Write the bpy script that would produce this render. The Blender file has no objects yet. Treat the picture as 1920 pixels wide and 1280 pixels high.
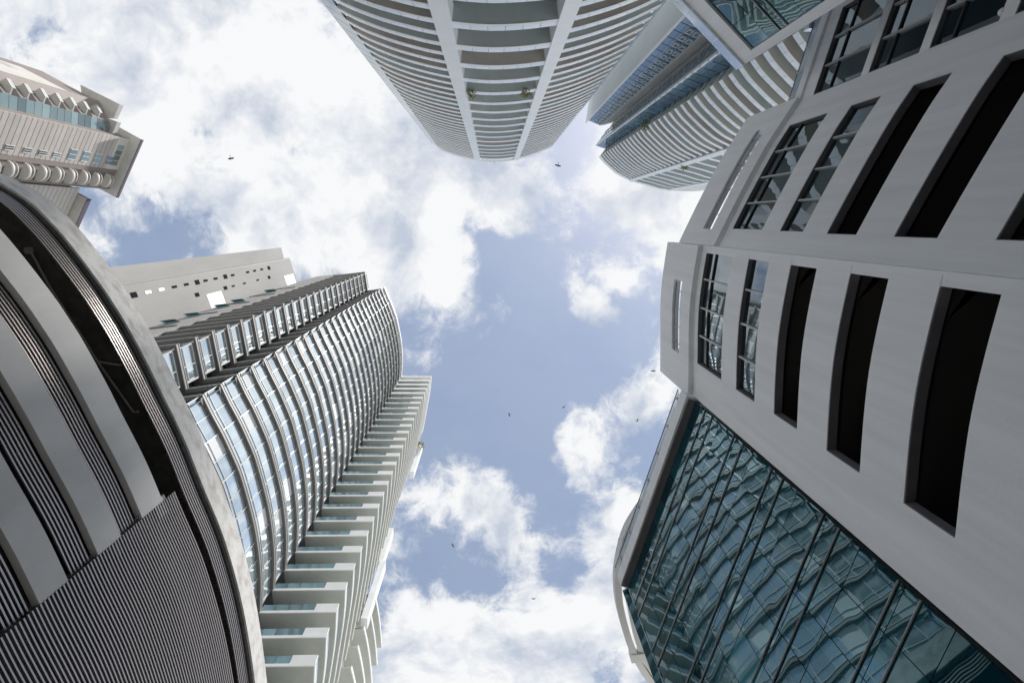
import bpy, math, random
from mathutils import Matrix, Vector

random.seed(11)
sc = bpy.context.scene
COL = sc.collection
EYE = 1.6                                   # height of the camera above the pavement

# ------------------------------------------------------------------ camera
cam_data = bpy.data.cameras.new('camera')
cam_data.sensor_width = 36.0
cam_data.lens = 20.006
cam_data.clip_start = 0.05
cam_data.clip_end = 4000.0
cam = bpy.data.objects.new('camera', cam_data)
COL.objects.link(cam)
cam.matrix_world = Matrix(((0.999484728, 0.006538283, -0.031424992, 0.0),
                           (0.0, -0.979033821, -0.203697759, 0.0),
                           (-0.032097964, 0.203592799, -0.978529352, EYE),
                           (0, 0, 0, 1)))
sc.camera = cam

# ------------------------------------------------------------------ light
SUN_DIR = Vector((0.36, -0.20, 1.0)).normalized()     # towards the sun
world = bpy.data.worlds.new('World')
sc.world = world
world.use_nodes = True
NT = world.node_tree
NT.nodes.clear()


def wn(kind, **kw):
    n = NT.nodes.new(kind)
    for k, v in kw.items():
        setattr(n, k, v)
    return n


def wmath(op, a, b=None, c=None, clamp=False):
    n = wn('ShaderNodeMath', operation=op, use_clamp=clamp)
    for i, s in enumerate((a, b, c)):
        if s is None:
            continue
        if isinstance(s, (int, float)):
            n.inputs[i].default_value = s
        else:
            NT.links.new(s, n.inputs[i])
    return n.outputs[0]


tc = wn('ShaderNodeTexCoord')
sep = wn('ShaderNodeSeparateXYZ')
NT.links.new(tc.outputs['Generated'], sep.inputs[0])
zc = wmath('MAXIMUM', sep.outputs['Z'], 0.10)
uu = wmath('DIVIDE', sep.outputs['X'], zc)
vv = wmath('DIVIDE', sep.outputs['Y'], zc)
comb = wn('ShaderNodeCombineXYZ')
NT.links.new(uu, comb.inputs[0]); NT.links.new(vv, comb.inputs[1])
UV = comb.outputs[0]


def wnoise(vec, scale, detail, rough, off=(0, 0, 0), dist=0.0):
    m = wn('ShaderNodeMapping')
    m.inputs['Location'].default_value = off
    NT.links.new(vec, m.inputs['Vector'])
    n = wn('ShaderNodeTexNoise')
    n.inputs['Scale'].default_value = scale
    n.inputs['Detail'].default_value = detail
    n.inputs['Roughness'].default_value = rough
    n.inputs['Distortion'].default_value = dist
    NT.links.new(m.outputs[0], n.inputs['Vector'])
    return n


warp = wnoise(UV, 3.0, 4, 0.6, (3.1, 1.7, 0))
wsub = wn('ShaderNodeVectorMath', operation='SUBTRACT')
NT.links.new(warp.outputs['Color'], wsub.inputs[0]); wsub.inputs[1].default_value = (0.5, 0.5, 0.5)
wsc = wn('ShaderNodeVectorMath', operation='SCALE')
NT.links.new(wsub.outputs[0], wsc.inputs[0]); wsc.inputs['Scale'].default_value = 0.14
wadd = wn('ShaderNodeVectorMath', operation='ADD')
NT.links.new(UV, wadd.inputs[0]); NT.links.new(wsc.outputs[0], wadd.inputs[1])
WUV = wadd.outputs[0]
fbm = wnoise(WUV, 6.2, 13, 0.64, (0.37, 5.2, 1.0)).outputs['Fac']
dens = wmath('MULTIPLY_ADD', fbm, 3.3, -1.61)
# where the cloud field is thicker (+) or torn open (-), in metres sideways per metre of height
CLOUDS = [(-0.72, -0.33, 0.30, 0.55), (-0.42, -0.26, 0.20, 0.36), (-0.20, -0.14, 0.17, 0.66), (-0.13, 0.00, 0.13, 0.60), (-0.07, 0.10, 0.06, 0.45), (0.04, 0.03, 0.06, 0.25),
          (-0.30, 0.0, 0.12, 0.42), (-0.45, -0.05, 0.10, 0.28), (0.05, -0.07, 0.12, 0.50), (0.35, 0.0, 0.10, 0.55), (0.46, -0.04, 0.16, 1.7), (0.20, -0.06, 0.10, 0.35), (-0.62, -0.10, 0.10, 0.25),
          (0.28, 0.275, 0.10, 0.62), (0.24, 0.31, 0.05, 0.28), (0.165, 0.40, 0.09, 0.56), (0.11, 0.385, 0.04, 0.22), (0.15, 0.13, 0.055, 0.84), (0.17, 0.17, 0.03, 0.45), (0.04, 0.17, 0.045, 0.85), (-0.015, 0.21, 0.06, 0.80), (-0.09, 0.24, 0.03, 0.35),
          (0.25, 0.10, 0.035, 0.75), (-0.06, 0.49, 0.085, 0.78), (0.04, 0.53, 0.05, 0.50), (0.03, 0.88, 0.21, 1.1), (-0.17, 0.92, 0.13, 0.35), (0.25, 0.55, 0.06, 0.50), (0.30, 0.68, 0.13, 0.36),
          (0.14, 0.15, 0.20, -0.60), (-0.04, 0.33, 0.13, -0.58), (0.09, 0.30, 0.10, -0.42), (0.16, 0.52, 0.07, -0.42), (0.05, 0.43, 0.07, -0.30), (-0.58, 0.05, 0.12, -0.34), (-0.34, -0.14, 0.05, -0.34),
          (-0.36, -0.30, 0.08, 0.30), (-0.52, -0.10, 0.07, 0.22), (-0.02, 0.655, 0.05, -0.34),
          (-0.14, 0.68, 0.075, -0.62), (-0.22, 0.14, 0.10, -0.36), (0.16, 0.03, 0.05, -0.18), (0.29, 0.19, 0.06, -0.45),
          (-0.55, -0.26, 0.06, -0.42), (-0.60, -0.18, 0.05, -0.34), (-0.46, -0.16, 0.05, -0.30), (0.13, 0.67, 0.05, -0.34), (-0.10, -0.05, 0.04, -0.20)]
for cx, cy, s, a in CLOUDS:
    d = wn('ShaderNodeVectorMath', operation='DISTANCE')
    NT.links.new(WUV, d.inputs[0]); d.inputs[1].default_value = (cx, cy, 0)
    q = wmath('DIVIDE', d.outputs['Value'], s)
    e = wmath('EXPONENT', wmath('MULTIPLY', wmath('MULTIPLY', q, q), -1.0))
    dens = wmath('MULTIPLY_ADD', e, a, dens)
cover = wn('ShaderNodeMapRange', interpolation_type='SMOOTHERSTEP')
cover.inputs['From Min'].default_value = -0.14
cover.inputs['From Max'].default_value = 0.50
cover.inputs['To Min'].default_value = 0.06
cover.inputs['To Max'].default_value = 1.0
NT.links.new(dens, cover.inputs['Value'])
shade = wnoise(WUV, 6.0, 9, 0.6, (7.7, 2.2, 0)).outputs['Fac']
shr = wn('ShaderNodeValToRGB')
shr.color_ramp.elements[0].position = 0.36
shr.color_ramp.elements[0].color = (0.54, 0.60, 0.71, 1)
shr.color_ramp.elements[1].position = 0.54
shr.color_ramp.elements[1].color = (0.93, 0.94, 0.95, 1)
NT.links.new(shade, shr.inputs[0])
sky = wn('ShaderNodeTexSky', sky_type='NISHITA')
sky.sun_disc = False
sky.sun_elevation = math.asin(SUN_DIR.z)
sky.sun_rotation = math.atan2(SUN_DIR.x, SUN_DIR.y)
sky.air_density = 1.0
sky.dust_density = 0.6
sky.ozone_density = 1.0
bg_sky = wn('ShaderNodeBackground'); bg_sky.inputs['Strength'].default_value = 0.098
bg_cloud = wn('ShaderNodeBackground'); bg_cloud.inputs['Strength'].default_value = 0.64
# thin high veil in front of the blue
veil = wn('ShaderNodeBackground')
veil.inputs['Color'].default_value = (0.34, 0.39, 0.455, 1); veil.inputs['Strength'].default_value = 1.0
mixv = wn('ShaderNodeMixShader'); mixv.inputs[0].default_value = 0.30
mixc = wn('ShaderNodeMixShader')
outw = wn('ShaderNodeOutputWorld')
NT.links.new(sky.outputs[0], bg_sky.inputs['Color'])
NT.links.new(shr.outputs[0], bg_cloud.inputs['Color'])
NT.links.new(bg_sky.outputs[0], mixv.inputs[1]); NT.links.new(veil.outputs[0], mixv.inputs[2])
NT.links.new(cover.outputs[0], mixc.inputs[0])
NT.links.new(mixv.outputs[0], mixc.inputs[1]); NT.links.new(bg_cloud.outputs[0], mixc.inputs[2])
NT.links.new(mixc.outputs[0], outw.inputs['Surface'])

sun_data = bpy.data.lights.new('sun', 'SUN')
sun_data.energy = 5.0
sun_data.angle = math.radians(3)
sun_data.color = (1.0, 0.975, 0.94)
sun = bpy.data.objects.new('sun', sun_data)
COL.objects.link(sun)
sun.rotation_euler = SUN_DIR.to_track_quat('Z', 'Y').to_euler()
sun.location = (0, 0, 300)

vs = sc.view_settings
vs.view_transform = 'Standard'
vs.look = 'None'
vs.exposure = 0.66
vs.gamma = 1.0
vs.use_curve_mapping = False
sc.cycles.use_denoising = True
sc.cycles.max_bounces = 7
sc.cycles.diffuse_bounces = 5
sc.cycles.glossy_bounces = 3
sc.cycles.transmission_bounces = 2
sc.cycles.caustics_reflective = False
sc.cycles.caustics_refractive = False
sc.cycles.sample_clamp_indirect = 6.0

# ------------------------------------------------------------------ materials
MATS = {}


def material(name, col, rough=0.6, metal=0.0, ior=1.45, var=0.0, scale=0.6, stretch=(1, 1, 1), col2=None, bump=0.0, bscale=3.0,
             tint=None, rnd=0.0, detail=6, lo=0.35, hi=0.70, bdetail=3, bstretch=(1, 1, 1)):
    m = bpy.data.materials.new(name)
    m.use_nodes = True
    nt = m.node_tree
    p = nt.nodes['Principled BSDF']
    p.inputs['Base Color'].default_value = (*col, 1)
    p.inputs['Roughness'].default_value = rough
    p.inputs['Metallic'].default_value = metal
    p.inputs['IOR'].default_value = ior
    if tint:
        p.inputs['Specular Tint'].default_value = (*tint, 1)
    geo = nt.nodes.new('ShaderNodeNewGeometry')
    last = None
    if var > 0 or col2:
        mp = nt.nodes.new('ShaderNodeMapping')
        mp.inputs['Scale'].default_value = stretch
        nt.links.new(geo.outputs['Position'], mp.inputs['Vector'])
        nz = nt.nodes.new('ShaderNodeTexNoise')
        nz.inputs['Scale'].default_value = scale
        nz.inputs['Detail'].default_value = detail
        nz.inputs['Roughness'].default_value = 0.62
        nt.links.new(mp.outputs[0], nz.inputs['Vector'])
        rp = nt.nodes.new('ShaderNodeValToRGB')
        c2 = col2 if col2 else tuple(c * (1 - var) for c in col)
        rp.color_ramp.elements[0].position = lo
        rp.color_ramp.elements[0].color = (*c2, 1)
        rp.color_ramp.elements[1].position = hi
        rp.color_ramp.elements[1].color = (*col, 1)
        nt.links.new(nz.outputs['Fac'], rp.inputs[0])
        last = rp.outputs[0]
    if rnd > 0:
        oi = nt.nodes.new('ShaderNodeObjectInfo')
        hs = nt.nodes.new('ShaderNodeHueSaturation')
        mr = nt.nodes.new('ShaderNodeMapRange')
        mr.inputs['To Min'].default_value = 1 - rnd
        mr.inputs['To Max'].default_value = 1 + rnd
        nt.links.new(oi.outputs['Random'], mr.inputs['Value'])
        nt.links.new(mr.outputs[0], hs.inputs['Value'])
        if last:
            nt.links.new(last, hs.inputs['Color'])
        else:
            hs.inputs['Color'].default_value = (*col, 1)
        last = hs.outputs[0]
    if last:
        nt.links.new(last, p.inputs['Base Color'])
    if bump > 0:
        mp2 = nt.nodes.new('ShaderNodeMapping')
        mp2.inputs['Scale'].default_value = bstretch
        nt.links.new(geo.outputs['Position'], mp2.inputs['Vector'])
        nb = nt.nodes.new('ShaderNodeTexNoise')
        nb.inputs['Scale'].default_value = bscale
        nb.inputs['Detail'].default_value = bdetail
        nt.links.new(mp2.outputs[0], nb.inputs['Vector'])
        b = nt.nodes.new('ShaderNodeBump')
        b.inputs['Strength'].default_value = 1.0
        b.inputs['Distance'].default_value = bump
        nt.links.new(nb.outputs['Fac'], b.inputs['Height'])
        nt.links.new(b.outputs[0], p.inputs['Normal'])
    MATS[name] = m
    return m


material('white_wall', (0.90, 0.91, 0.92), 0.6, var=0.13, scale=0.9, stretch=(2.2, 2.2, 0.12), detail=10, lo=0.25, hi=0.60, bump=0.004, bscale=9)
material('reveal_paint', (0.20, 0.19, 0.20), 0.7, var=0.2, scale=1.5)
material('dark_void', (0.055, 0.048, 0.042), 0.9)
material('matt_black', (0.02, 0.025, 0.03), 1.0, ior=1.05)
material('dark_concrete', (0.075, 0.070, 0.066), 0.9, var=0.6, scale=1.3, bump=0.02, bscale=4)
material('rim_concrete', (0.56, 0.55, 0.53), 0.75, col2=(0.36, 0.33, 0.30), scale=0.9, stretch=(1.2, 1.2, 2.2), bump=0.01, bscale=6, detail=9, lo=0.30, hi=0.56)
material('band_paint', (0.62, 0.595, 0.56), 0.6, var=0.16, scale=0.6, stretch=(1, 1, 0.3))
material('steel_bar', (0.40, 0.365, 0.345), 0.34, metal=0.75)
material('steel_pipe', (0.22, 0.20, 0.20), 0.35, metal=0.7)
material('steel_rail', (0.50, 0.48, 0.48), 0.30, metal=0.8)
material('drain', (0.22, 0.20, 0.19), 0.5)
material('mullion', (0.52, 0.53, 0.53), 0.45)
material('dark_frame', (0.05, 0.055, 0.06), 0.4)
material('curtain_glass', (0.003, 0.048, 0.066), 0.012, ior=2.3, tint=(0.58, 0.90, 1.0), bump=0.0055, bscale=0.72, bdetail=0.8, rnd=0.5)
material('window_glass', (0.010, 0.022, 0.028), 0.02, ior=3.3, tint=(0.85, 0.95, 1.0), bump=0.004, bscale=0.9, bdetail=1)
material('tower_glass', (0.14, 0.22, 0.26), 0.03, ior=4.2, tint=(0.94, 0.98, 1.0), rnd=0.35, bump=0.004, bscale=0.7, bdetail=1)
material('ribbon_glass', (0.68, 0.77, 0.82), 0.03, metal=0.72, ior=1.6, rnd=0.12, bump=0.003, bscale=0.6, bdetail=1)
material('blind_glass', (0.66, 0.68, 0.69), 0.06, ior=1.9, rnd=0.25)
material('vent_teal', (0.12, 0.42, 0.52), 0.1, ior=1.6)
material('cyan_glass', (0.01, 0.20, 0.27), 0.03, ior=2.0)
material('rail_teal', (0.15, 0.25, 0.29), 0.08, ior=2.0, rnd=0.25)
material('blue_glass', (0.09, 0.17, 0.25), 0.05, ior=2.4, tint=(0.85, 0.93, 1.0), bump=0.01, bscale=0.6, rnd=0.3)
material('pale_glass', (0.42, 0.52, 0.62), 0.12, ior=1.7, rnd=0.10)
material('rail_white', (0.74, 0.79, 0.84), 0.22, ior=1.6, rnd=0.06)
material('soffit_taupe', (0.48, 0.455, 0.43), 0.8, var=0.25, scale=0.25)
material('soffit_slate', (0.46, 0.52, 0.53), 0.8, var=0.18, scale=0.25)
material('tower_white', (0.80, 0.82, 0.83), 0.55, var=0.08, scale=0.3)
material('side_wall', (0.72, 0.70, 0.67), 0.7, var=0.1, scale=0.08)
material('slab_white', (0.76, 0.765, 0.76), 0.5, var=0.08, scale=0.8)
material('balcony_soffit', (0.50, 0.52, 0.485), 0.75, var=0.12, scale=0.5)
material('band_stone', (0.235, 0.23, 0.22), 0.6, var=0.12, scale=0.5)
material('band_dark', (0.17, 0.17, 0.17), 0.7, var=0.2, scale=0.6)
material('render_wall', (0.42, 0.41, 0.395), 0.95, ior=1.12, var=0.16, scale=0.22, stretch=(1, 1, 0.22), detail=9)
material('patch_white', (0.72, 0.72, 0.71), 0.6)
material('beige_tile', (0.46, 0.42, 0.385), 0.65, rnd=0.08, var=0.1, scale=0.5)
material('beige_light', (0.62, 0.58, 0.53), 0.65, var=0.1, scale=0.4)
material('brown_strip', (0.26, 0.22, 0.20), 0.7, var=0.15, scale=0.5)
material('eave_grey', (0.50, 0.50, 0.48), 0.7, var=0.15, scale=0.6)
material('eave_trim', (0.10, 0.07, 0.10), 0.6)
material('teal_glass', (0.17, 0.235, 0.24), 0.06, ior=2.4, tint=(0.92, 1.0, 0.99), rnd=0.5, bump=0.004, bscale=0.5)
material('asphalt', (0.10, 0.10, 0.10), 0.9, var=0.3, scale=0.5)
material('paving', (0.50, 0.49, 0.46), 0.85, var=0.2, scale=0.8)
material('leaf', (0.10, 0.13, 0.02), 0.6, rnd=0.2)
material('leaf_olive', (0.20, 0.19, 0.02), 0.6, rnd=0.2)
material('feather', (0.015, 0.014, 0.014), 0.7)
material('lamp_globe', (0.9, 0.9, 0.88), 0.3)
material('silver', (0.62, 0.66, 0.70), 0.12, metal=0.9, bump=0.01, bscale=1.2, bdetail=1)


# ------------------------------------------------------------------ geometry helpers
def seg_normal(a, b):
    dx, dy = b[0] - a[0], b[1] - a[1]
    l = math.hypot(dx, dy) or 1e-9
    return (-dy / l, dx / l)


def offset(path, d):
    """path shifted by d towards the street (the side the camera stands on)"""
    ns = [seg_normal(path[i], path[i + 1]) for i in range(len(path) - 1)]
    s = 0.0
    for i, n in enumerate(ns):
        mx, my = (path[i][0] + path[i + 1][0]) / 2, (path[i][1] + path[i + 1][1]) / 2
        l = math.hypot(path[i][0] - path[i + 1][0], path[i][1] - path[i + 1][1])
        s += -(n[0] * mx + n[1] * my) / math.hypot(mx, my) * l
    sg = 1.0 if s > 0 else -1.0
    out = []
    for i, p in enumerate(path):
        if i == 0:
            n = ns[0]; k = 1.0
        elif i == len(path) - 1:
            n = ns[-1]; k = 1.0
        else:
            a, b = ns[i - 1], ns[i]
            nx, ny = a[0] + b[0], a[1] + b[1]
            l = math.hypot(nx, ny) or 1e-9
            n = (nx / l, ny / l)
            k = min(1.0 / max(n[0] * a[0] + n[1] * a[1], 0.25), 3.0)
        out.append((p[0] + sg * n[0] * d * k, p[1] + sg * n[1] * d * k))
    return out


def length(path):
    return sum(math.dist(path[i], path[i + 1]) for i in range(len(path) - 1))


def at(path, s):
    for i in range(len(path) - 1):
        l = math.dist(path[i], path[i + 1])
        if s <= l or i == len(path) - 2:
            t = s / l
            return (path[i][0] + (path[i + 1][0] - path[i][0]) * t, path[i][1] + (path[i + 1][1] - path[i][1]) * t)
        s -= l


def smooth(pts, step=0.45):
    """Catmull-Rom curve through plan points"""
    P = [(2 * pts[0][0] - pts[1][0], 2 * pts[0][1] - pts[1][1])] + list(pts) + [(2 * pts[-1][0] - pts[-2][0], 2 * pts[-1][1] - pts[-2][1])]
    out = []
    for i in range(1, len(P) - 2):
        n = max(1, int(math.dist(P[i], P[i + 1]) / step))
        for k in range(n):
            t = k / n
            q = []
            for c in (0, 1):
                p0, p1, p2, p3 = P[i - 1][c], P[i][c], P[i + 1][c], P[i + 2][c]
                q.append(0.5 * (2 * p1 + (p2 - p0) * t + (2 * p0 - 5 * p1 + 4 * p2 - p3) * t * t + (3 * p1 - p0 - 3 * p2 + p3) * t ** 3))
            out.append(tuple(q))
    out.append(tuple(pts[-1]))
    return out


def split(path, n):
    """n pieces of equal length, each a polyline"""
    L = length(path)
    return [cut(path, L * i / n, L * (i + 1) / n) for i in range(n)]


def cut(path, s0, s1):
    out = [at(path, s0)]
    s = 0.0
    for i in range(len(path) - 1):
        s += math.dist(path[i], path[i + 1])
        if s0 + 1e-4 < s < s1 - 1e-4:
            out.append(path[i + 1])
    out.append(at(path, s1))
    return out


def bearing(p):
    return math.degrees(math.atan2(p[1], p[0]))


def where(path, brg):
    """arc length at which the path crosses a compass bearing seen from the street"""
    s = 0.0
    for i in range(len(path) - 1):
        a, b = bearing(path[i]), bearing(path[i + 1])
        l = math.dist(path[i], path[i + 1])
        if abs(b - a) < 90 and min(a, b) - 1e-6 <= brg <= max(a, b) + 1e-6:
            lo, hi = 0.0, 1.0
            for _ in range(40):
                m = (lo + hi) / 2
                q = bearing((path[i][0] + (path[i + 1][0] - path[i][0]) * m, path[i][1] + (path[i + 1][1] - path[i][1]) * m))
                if (q < brg) == (a < b):
                    lo = m
                else:
                    hi = m
            return s + lo * l
        s += l
    raise ValueError('bearing %s off path' % brg)


class MB:
    def __init__(self):
        self.v = []
        self.f = []

    def strip(self, path, z0, z1, do, di):
        """solid running along a plan line; do / di = street-side and inner offsets; z above the eye"""
        o, n = offset(path, do), offset(path, di)
        b = len(self.v)
        k = len(path)
        for i in range(k):
            self.v += [(o[i][0], o[i][1], z0 + EYE), (o[i][0], o[i][1], z1 + EYE), (n[i][0], n[i][1], z1 + EYE), (n[i][0], n[i][1], z0 + EYE)]
        for i in range(k - 1):
            a, c = b + 4 * i, b + 4 * (i + 1)
            for j in range(4):
                self.f.append((a + j, a + (j + 1) % 4, c + (j + 1) % 4, c + j))
        self.f.append((b, b + 3, b + 2, b + 1))
        e = b + 4 * (k - 1)
        self.f.append((e, e + 1, e + 2, e + 3))
        return self

    def prism(self, poly, z0, z1):
        b = len(self.v)
        k = len(poly)
        self.v += [(p[0], p[1], z0 + EYE) for p in poly] + [(p[0], p[1], z1 + EYE) for p in poly]
        self.f.append(tuple(b + i for i in reversed(range(k))))
        self.f.append(tuple(b + k + i for i in range(k)))
        for i in range(k):
            j = (i + 1) % k
            self.f.append((b + i, b + j, b + k + j, b + k + i))
        return self

    def bar(self, a, b, w, z0, z1):
        """upright box along a plan segment, w wide"""
        n = seg_normal(a, b)
        h = w / 2
        return self.prism([(a[0] + n[0] * h, a[1] + n[1] * h), (a[0] - n[0] * h, a[1] - n[1] * h),
                           (b[0] - n[0] * h, b[1] - n[1] * h), (b[0] + n[0] * h, b[1] + n[1] * h)], z0, z1)

    def tube(self, pts, r, n=8):
        pts = [Vector((p[0], p[1], p[2] + EYE)) for p in pts]
        b = len(self.v)
        for i, p in enumerate(pts):
            t = (pts[min(i + 1, len(pts) - 1)] - pts[max(i - 1, 0)]).normalized()
            u = t.cross(Vector((0, 0, 1)))
            if u.length < 1e-3:
                u = Vector((1, 0, 0))
            u.normalize()
            w = t.cross(u)
            for k in range(n):
                a = 2 * math.pi * k / n
                q = p + u * (r * math.cos(a)) + w * (r * math.sin(a))
                self.v.append(tuple(q))
        for i in range(len(pts) - 1):
            for k in range(n):
                k2 = (k + 1) % n
                self.f.append((b + i * n + k, b + i * n + k2, b + (i + 1) * n + k2, b + (i + 1) * n + k))
        self.f.append(tuple(b + k for k in reversed(range(n))))
        e = b + (len(pts) - 1) * n
        self.f.append(tuple(e + k for k in range(n)))
        return self

    def raw(self, verts, faces):
        b = len(self.v)
        self.v += verts
        self.f += [tuple(b + i for i in f) for f in faces]
        return self


OFF = {}


def thing(name, label, cat, base, group=None):
    o = bpy.data.objects.new(name, None)
    o.empty_display_size = 0.5
    o.location = (base[0], base[1], base[2] if len(base) > 2 else 0.0)
    COL.objects.link(o)
    o['label'] = label
    o['category'] = cat
    if group:
        o['group'] = group
    OFF[o] = Vector(o.location)
    return o


def obj(name, mb, mat, parent=None, kind=None, label=None, cat=None):
    off = OFF[parent] if parent else Vector((0, 0, 0))
    me = bpy.data.meshes.new(name)
    me.from_pydata([(x - off.x, y - off.y, z - off.z) for x, y, z in mb.v], [], mb.f)
    me.materials.append(MATS[mat])
    me.update()
    o = bpy.data.objects.new(name, me)
    COL.objects.link(o)
    if parent:
        o.parent = parent
    OFF[o] = off
    if kind:
        o['kind'] = kind
    if label:
        o['label'] = label
    if cat:
        o['category'] = cat
    return o


def again(o, dz, parent=None, dx=0.0, dy=0.0):
    """another copy of a part, one or more storeys up"""
    c = o.copy()
    COL.objects.link(c)
    c.parent = parent if parent else o.parent
    c.location = (o.location.x + dx, o.location.y + dy, o.location.z + dz)
    OFF[c] = OFF[o]
    return c


# ------------------------------------------------------------------ ground
g = MB().prism([(-400, -400), (400, -400), (400, 400), (-400, 400)], -EYE - 0.5, -EYE)
obj('ground', g, 'paving', kind='structure')
g = MB().prism([(-9, -12), (6, -12), (4, 300), (-9, 300)], -EYE - 0.2, -EYE + 0.004)
obj('road', g, 'asphalt', kind='structure')

# ------------------------------------------------------------------ convex tower at the top of the picture (A)
A_LEFT = smooth([(-14.5, -19.8), (-13.0, -19.05), (-11.4, -18.45), (-9.85, -17.95), (-8.1, -17.5), (-6.3, -17.1), (-4.85, -16.85)])
A_MID = smooth([(-3.4, -16.66), (-1.57, -16.5), (0.29, -16.45), (2.97, -16.6), (5.68, -16.94)])
A_RIGHT = smooth([(6.95, -17.15), (8.4, -17.5), (10.6, -18.15), (13.2, -19.1), (16.1, -20.4)])
A_ALL = A_LEFT + A_MID + A_RIGHT
A_TOP = 163.3
towerA = thing('balcony_tower', 'white curved tower with two white fins and stacked balconies, above the centre of the sky', 'tower', (1, -28, 0))
body = offset(A_ALL, -3.0) + [(19.0, -31), (13, -43), (-12, -43), (-17, -30)]
obj('tower_core', MB().prism(body, -EYE, A_TOP - 2.0), 'tower_glass', towerA)
finL = [(-4.93, -16.9), (-3.36, -16.69)]
finR = [(5.62, -16.96), (7.02, -17.19)]
for fp in (finL, finR):
    obj('fin', MB().strip(fp, -EYE, A_TOP - 0.2, 0.22, -1.2), 'tower_white', towerA)
LV = [46.2 + 3.2 * k for k in range(-14, 36)]
proto = {}


def level_part(key, name, mb_fn, mat, parent, z, kind=None):
    """first call builds the part at height 0, later ones share its mesh"""
    if key not in proto:
        proto[key] = (obj(name, mb_fn(), mat, parent, kind), z)
        return proto[key][0]
    o, z0 = proto[key]
    return again(o, z - z0, parent)


def panel_row(key, path, n, z, h0, h1, mat, parent, name='railing_panel', do=0.06, di=0.02, gap=0.02):
    L = length(path)
    for i in range(n):
        pc = cut(path, L * i / n + gap, L * (i + 1) / n - gap)
        level_part((key, i), name, lambda: MB().strip(pc, z + h0, z + h1, do, di), mat, parent, z)


for k, z in enumerate(LV):
    near = 44 < z < 84
    for side, path in (('L', A_LEFT), ('R', A_RIGHT)):
        smat = 'soffit_taupe' if (k * 7 + (side == 'R') * 3) % 5 in (0, 2, 3) else 'soffit_slate'
        level_part(('As', side, smat), 'balcony_slab', lambda: MB().strip(path, z, z + 0.28, 0.0, -3.2), smat, towerA, z)
        level_part(('Ae', side), 'slab_edge', lambda: MB().strip(path, z - 0.03, z + 0.30, 0.05, 0.003), 'slab_white', towerA, z)
        if near:
            panel_row(('Ap', side), path, 7, z, 0.30, 1.10, 'rail_white', towerA)
        else:
            level_part(('Ar', side), 'railing', lambda: MB().strip(path, z + 0.30, z + 1.10, 0.06, 0.02), 'rail_white', towerA, z)
    if k % 2 == 0:
        smat = 'soffit_slate' if k % 20 else 'soffit_taupe'
        level_part(('Am', smat), 'balcony_slab', lambda: MB().strip(A_MID, z, z + 0.4, 0.0, -3.2), smat, towerA, z)
        level_part('Ame', 'slab_edge', lambda: MB().strip(A_MID, z - 0.03, z + 0.45, 0.05, 0.003), 'slab_white', towerA, z)
        if 40 < z < 110:
            panel_row('Amp', A_MID, 6, z, 0.45, 1.55, 'rail_white', towerA)
        else:
            level_part('Amr', 'railing', lambda: MB().strip(A_MID, z + 0.45, z + 1.55, 0.06, 0.02), 'rail_white', towerA, z)
# glass ends of the tower, one sheet per storey
endL = [(-14.62, -19.92), (-16.45, -21.0)]
endR = [(16.2, -20.5), (17.5, -21.75)]
for k, z in enumerate(LV):
    level_part('AgL', 'glass_end', lambda: MB().strip(endL, z + 0.05, z + 3.12, 0.0, -0.25), 'blue_glass', towerA, z)
    level_part('AgR', 'glass_end', lambda: MB().strip(endR, z + 0.3, z + 2.6, 0.0, -0.25), 'pale_glass', towerA, z)
obj('end_post', MB().strip([(-16.45, -21.0), (-16.56, -21.06)], -EYE, A_TOP, 0.0, -0.4), 'slab_white', towerA)
obj('crown', MB().strip(A_LEFT, A_TOP - 4.2, A_TOP, 0.10, -0.4).strip(A_RIGHT, A_TOP - 4.2, A_TOP, 0.10, -0.4).strip(A_MID, A_TOP - 1.2, A_TOP, 0.10, -0.4), 'tower_white', towerA)
obj('roof', MB().prism(offset(A_ALL, -0.45) + [(18.0, -31), (13, -42), (-12, -42), (-16.5, -30)], A_TOP - 2.0, A_TOP - 1.4), 'soffit_slate', towerA)
obj('mast', MB().tube([(0.5, -16.25, A_TOP - 0.3), (0.5, -15.75, A_TOP + 0.1)], 0.18, 6), 'tower_white', towerA)
for x in (-3.25, 5.5):
    obj('floodlight', MB().bar((x, -16.9), (x + (0.35 if x < 0 else -0.35), -16.9), 0.25, 44.6, 45.3), 'tower_white', towerA)

# ------------------------------------------------------------------ second tower, seen past the right of the first (G)
G_TOP = 169.0


def pol(az, r):
    return (r * math.cos(math.radians(az)), r * math.sin(math.radians(az)))


G_SIDE = smooth([pol(-31.5, 35.5), pol(-28.93, 35.8), pol(-25.97, 36.5), pol(-23.11, 37.4), pol(-20.41, 38.6), pol(-17.6, 40.6)])
G_MID = smooth([pol(-16.4, 41.6), (44.0, -10.75), (47.5, -9.75), pol(-10.7, 51.0)])
G_FAR = smooth([pol(-10.3, 52.0), (54.5, -9.1), (60, -9.2), (66, -10.5)])
G_RET = [(32.6, -21.6), pol(-31.5, 35.5)]
towerG = thing('balcony_tower', 'slimmer white balcony tower with blue glass strips, seen right of the two-finned tower', 'tower', (42, -25, 0))
obj('tower_core', MB().prism(offset(G_SIDE + G_MID + G_FAR, -3.4) + [(66, -30), (40, -34), (36, -24)], -EYE, G_TOP - 2), 'tower_glass', towerG)
for a, b in ((pol(-17.45, 40.75), pol(-16.45, 41.55)), (pol(-10.75, 50.9), pol(-10.25, 52.1))):
    obj('fin', MB().strip([a, b], -EYE, G_TOP - 0.5, 0.25, -1.2), 'tower_white', towerG)
GL = [105.2 + 3.2 * k for k in range(-33, 20)]
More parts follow.
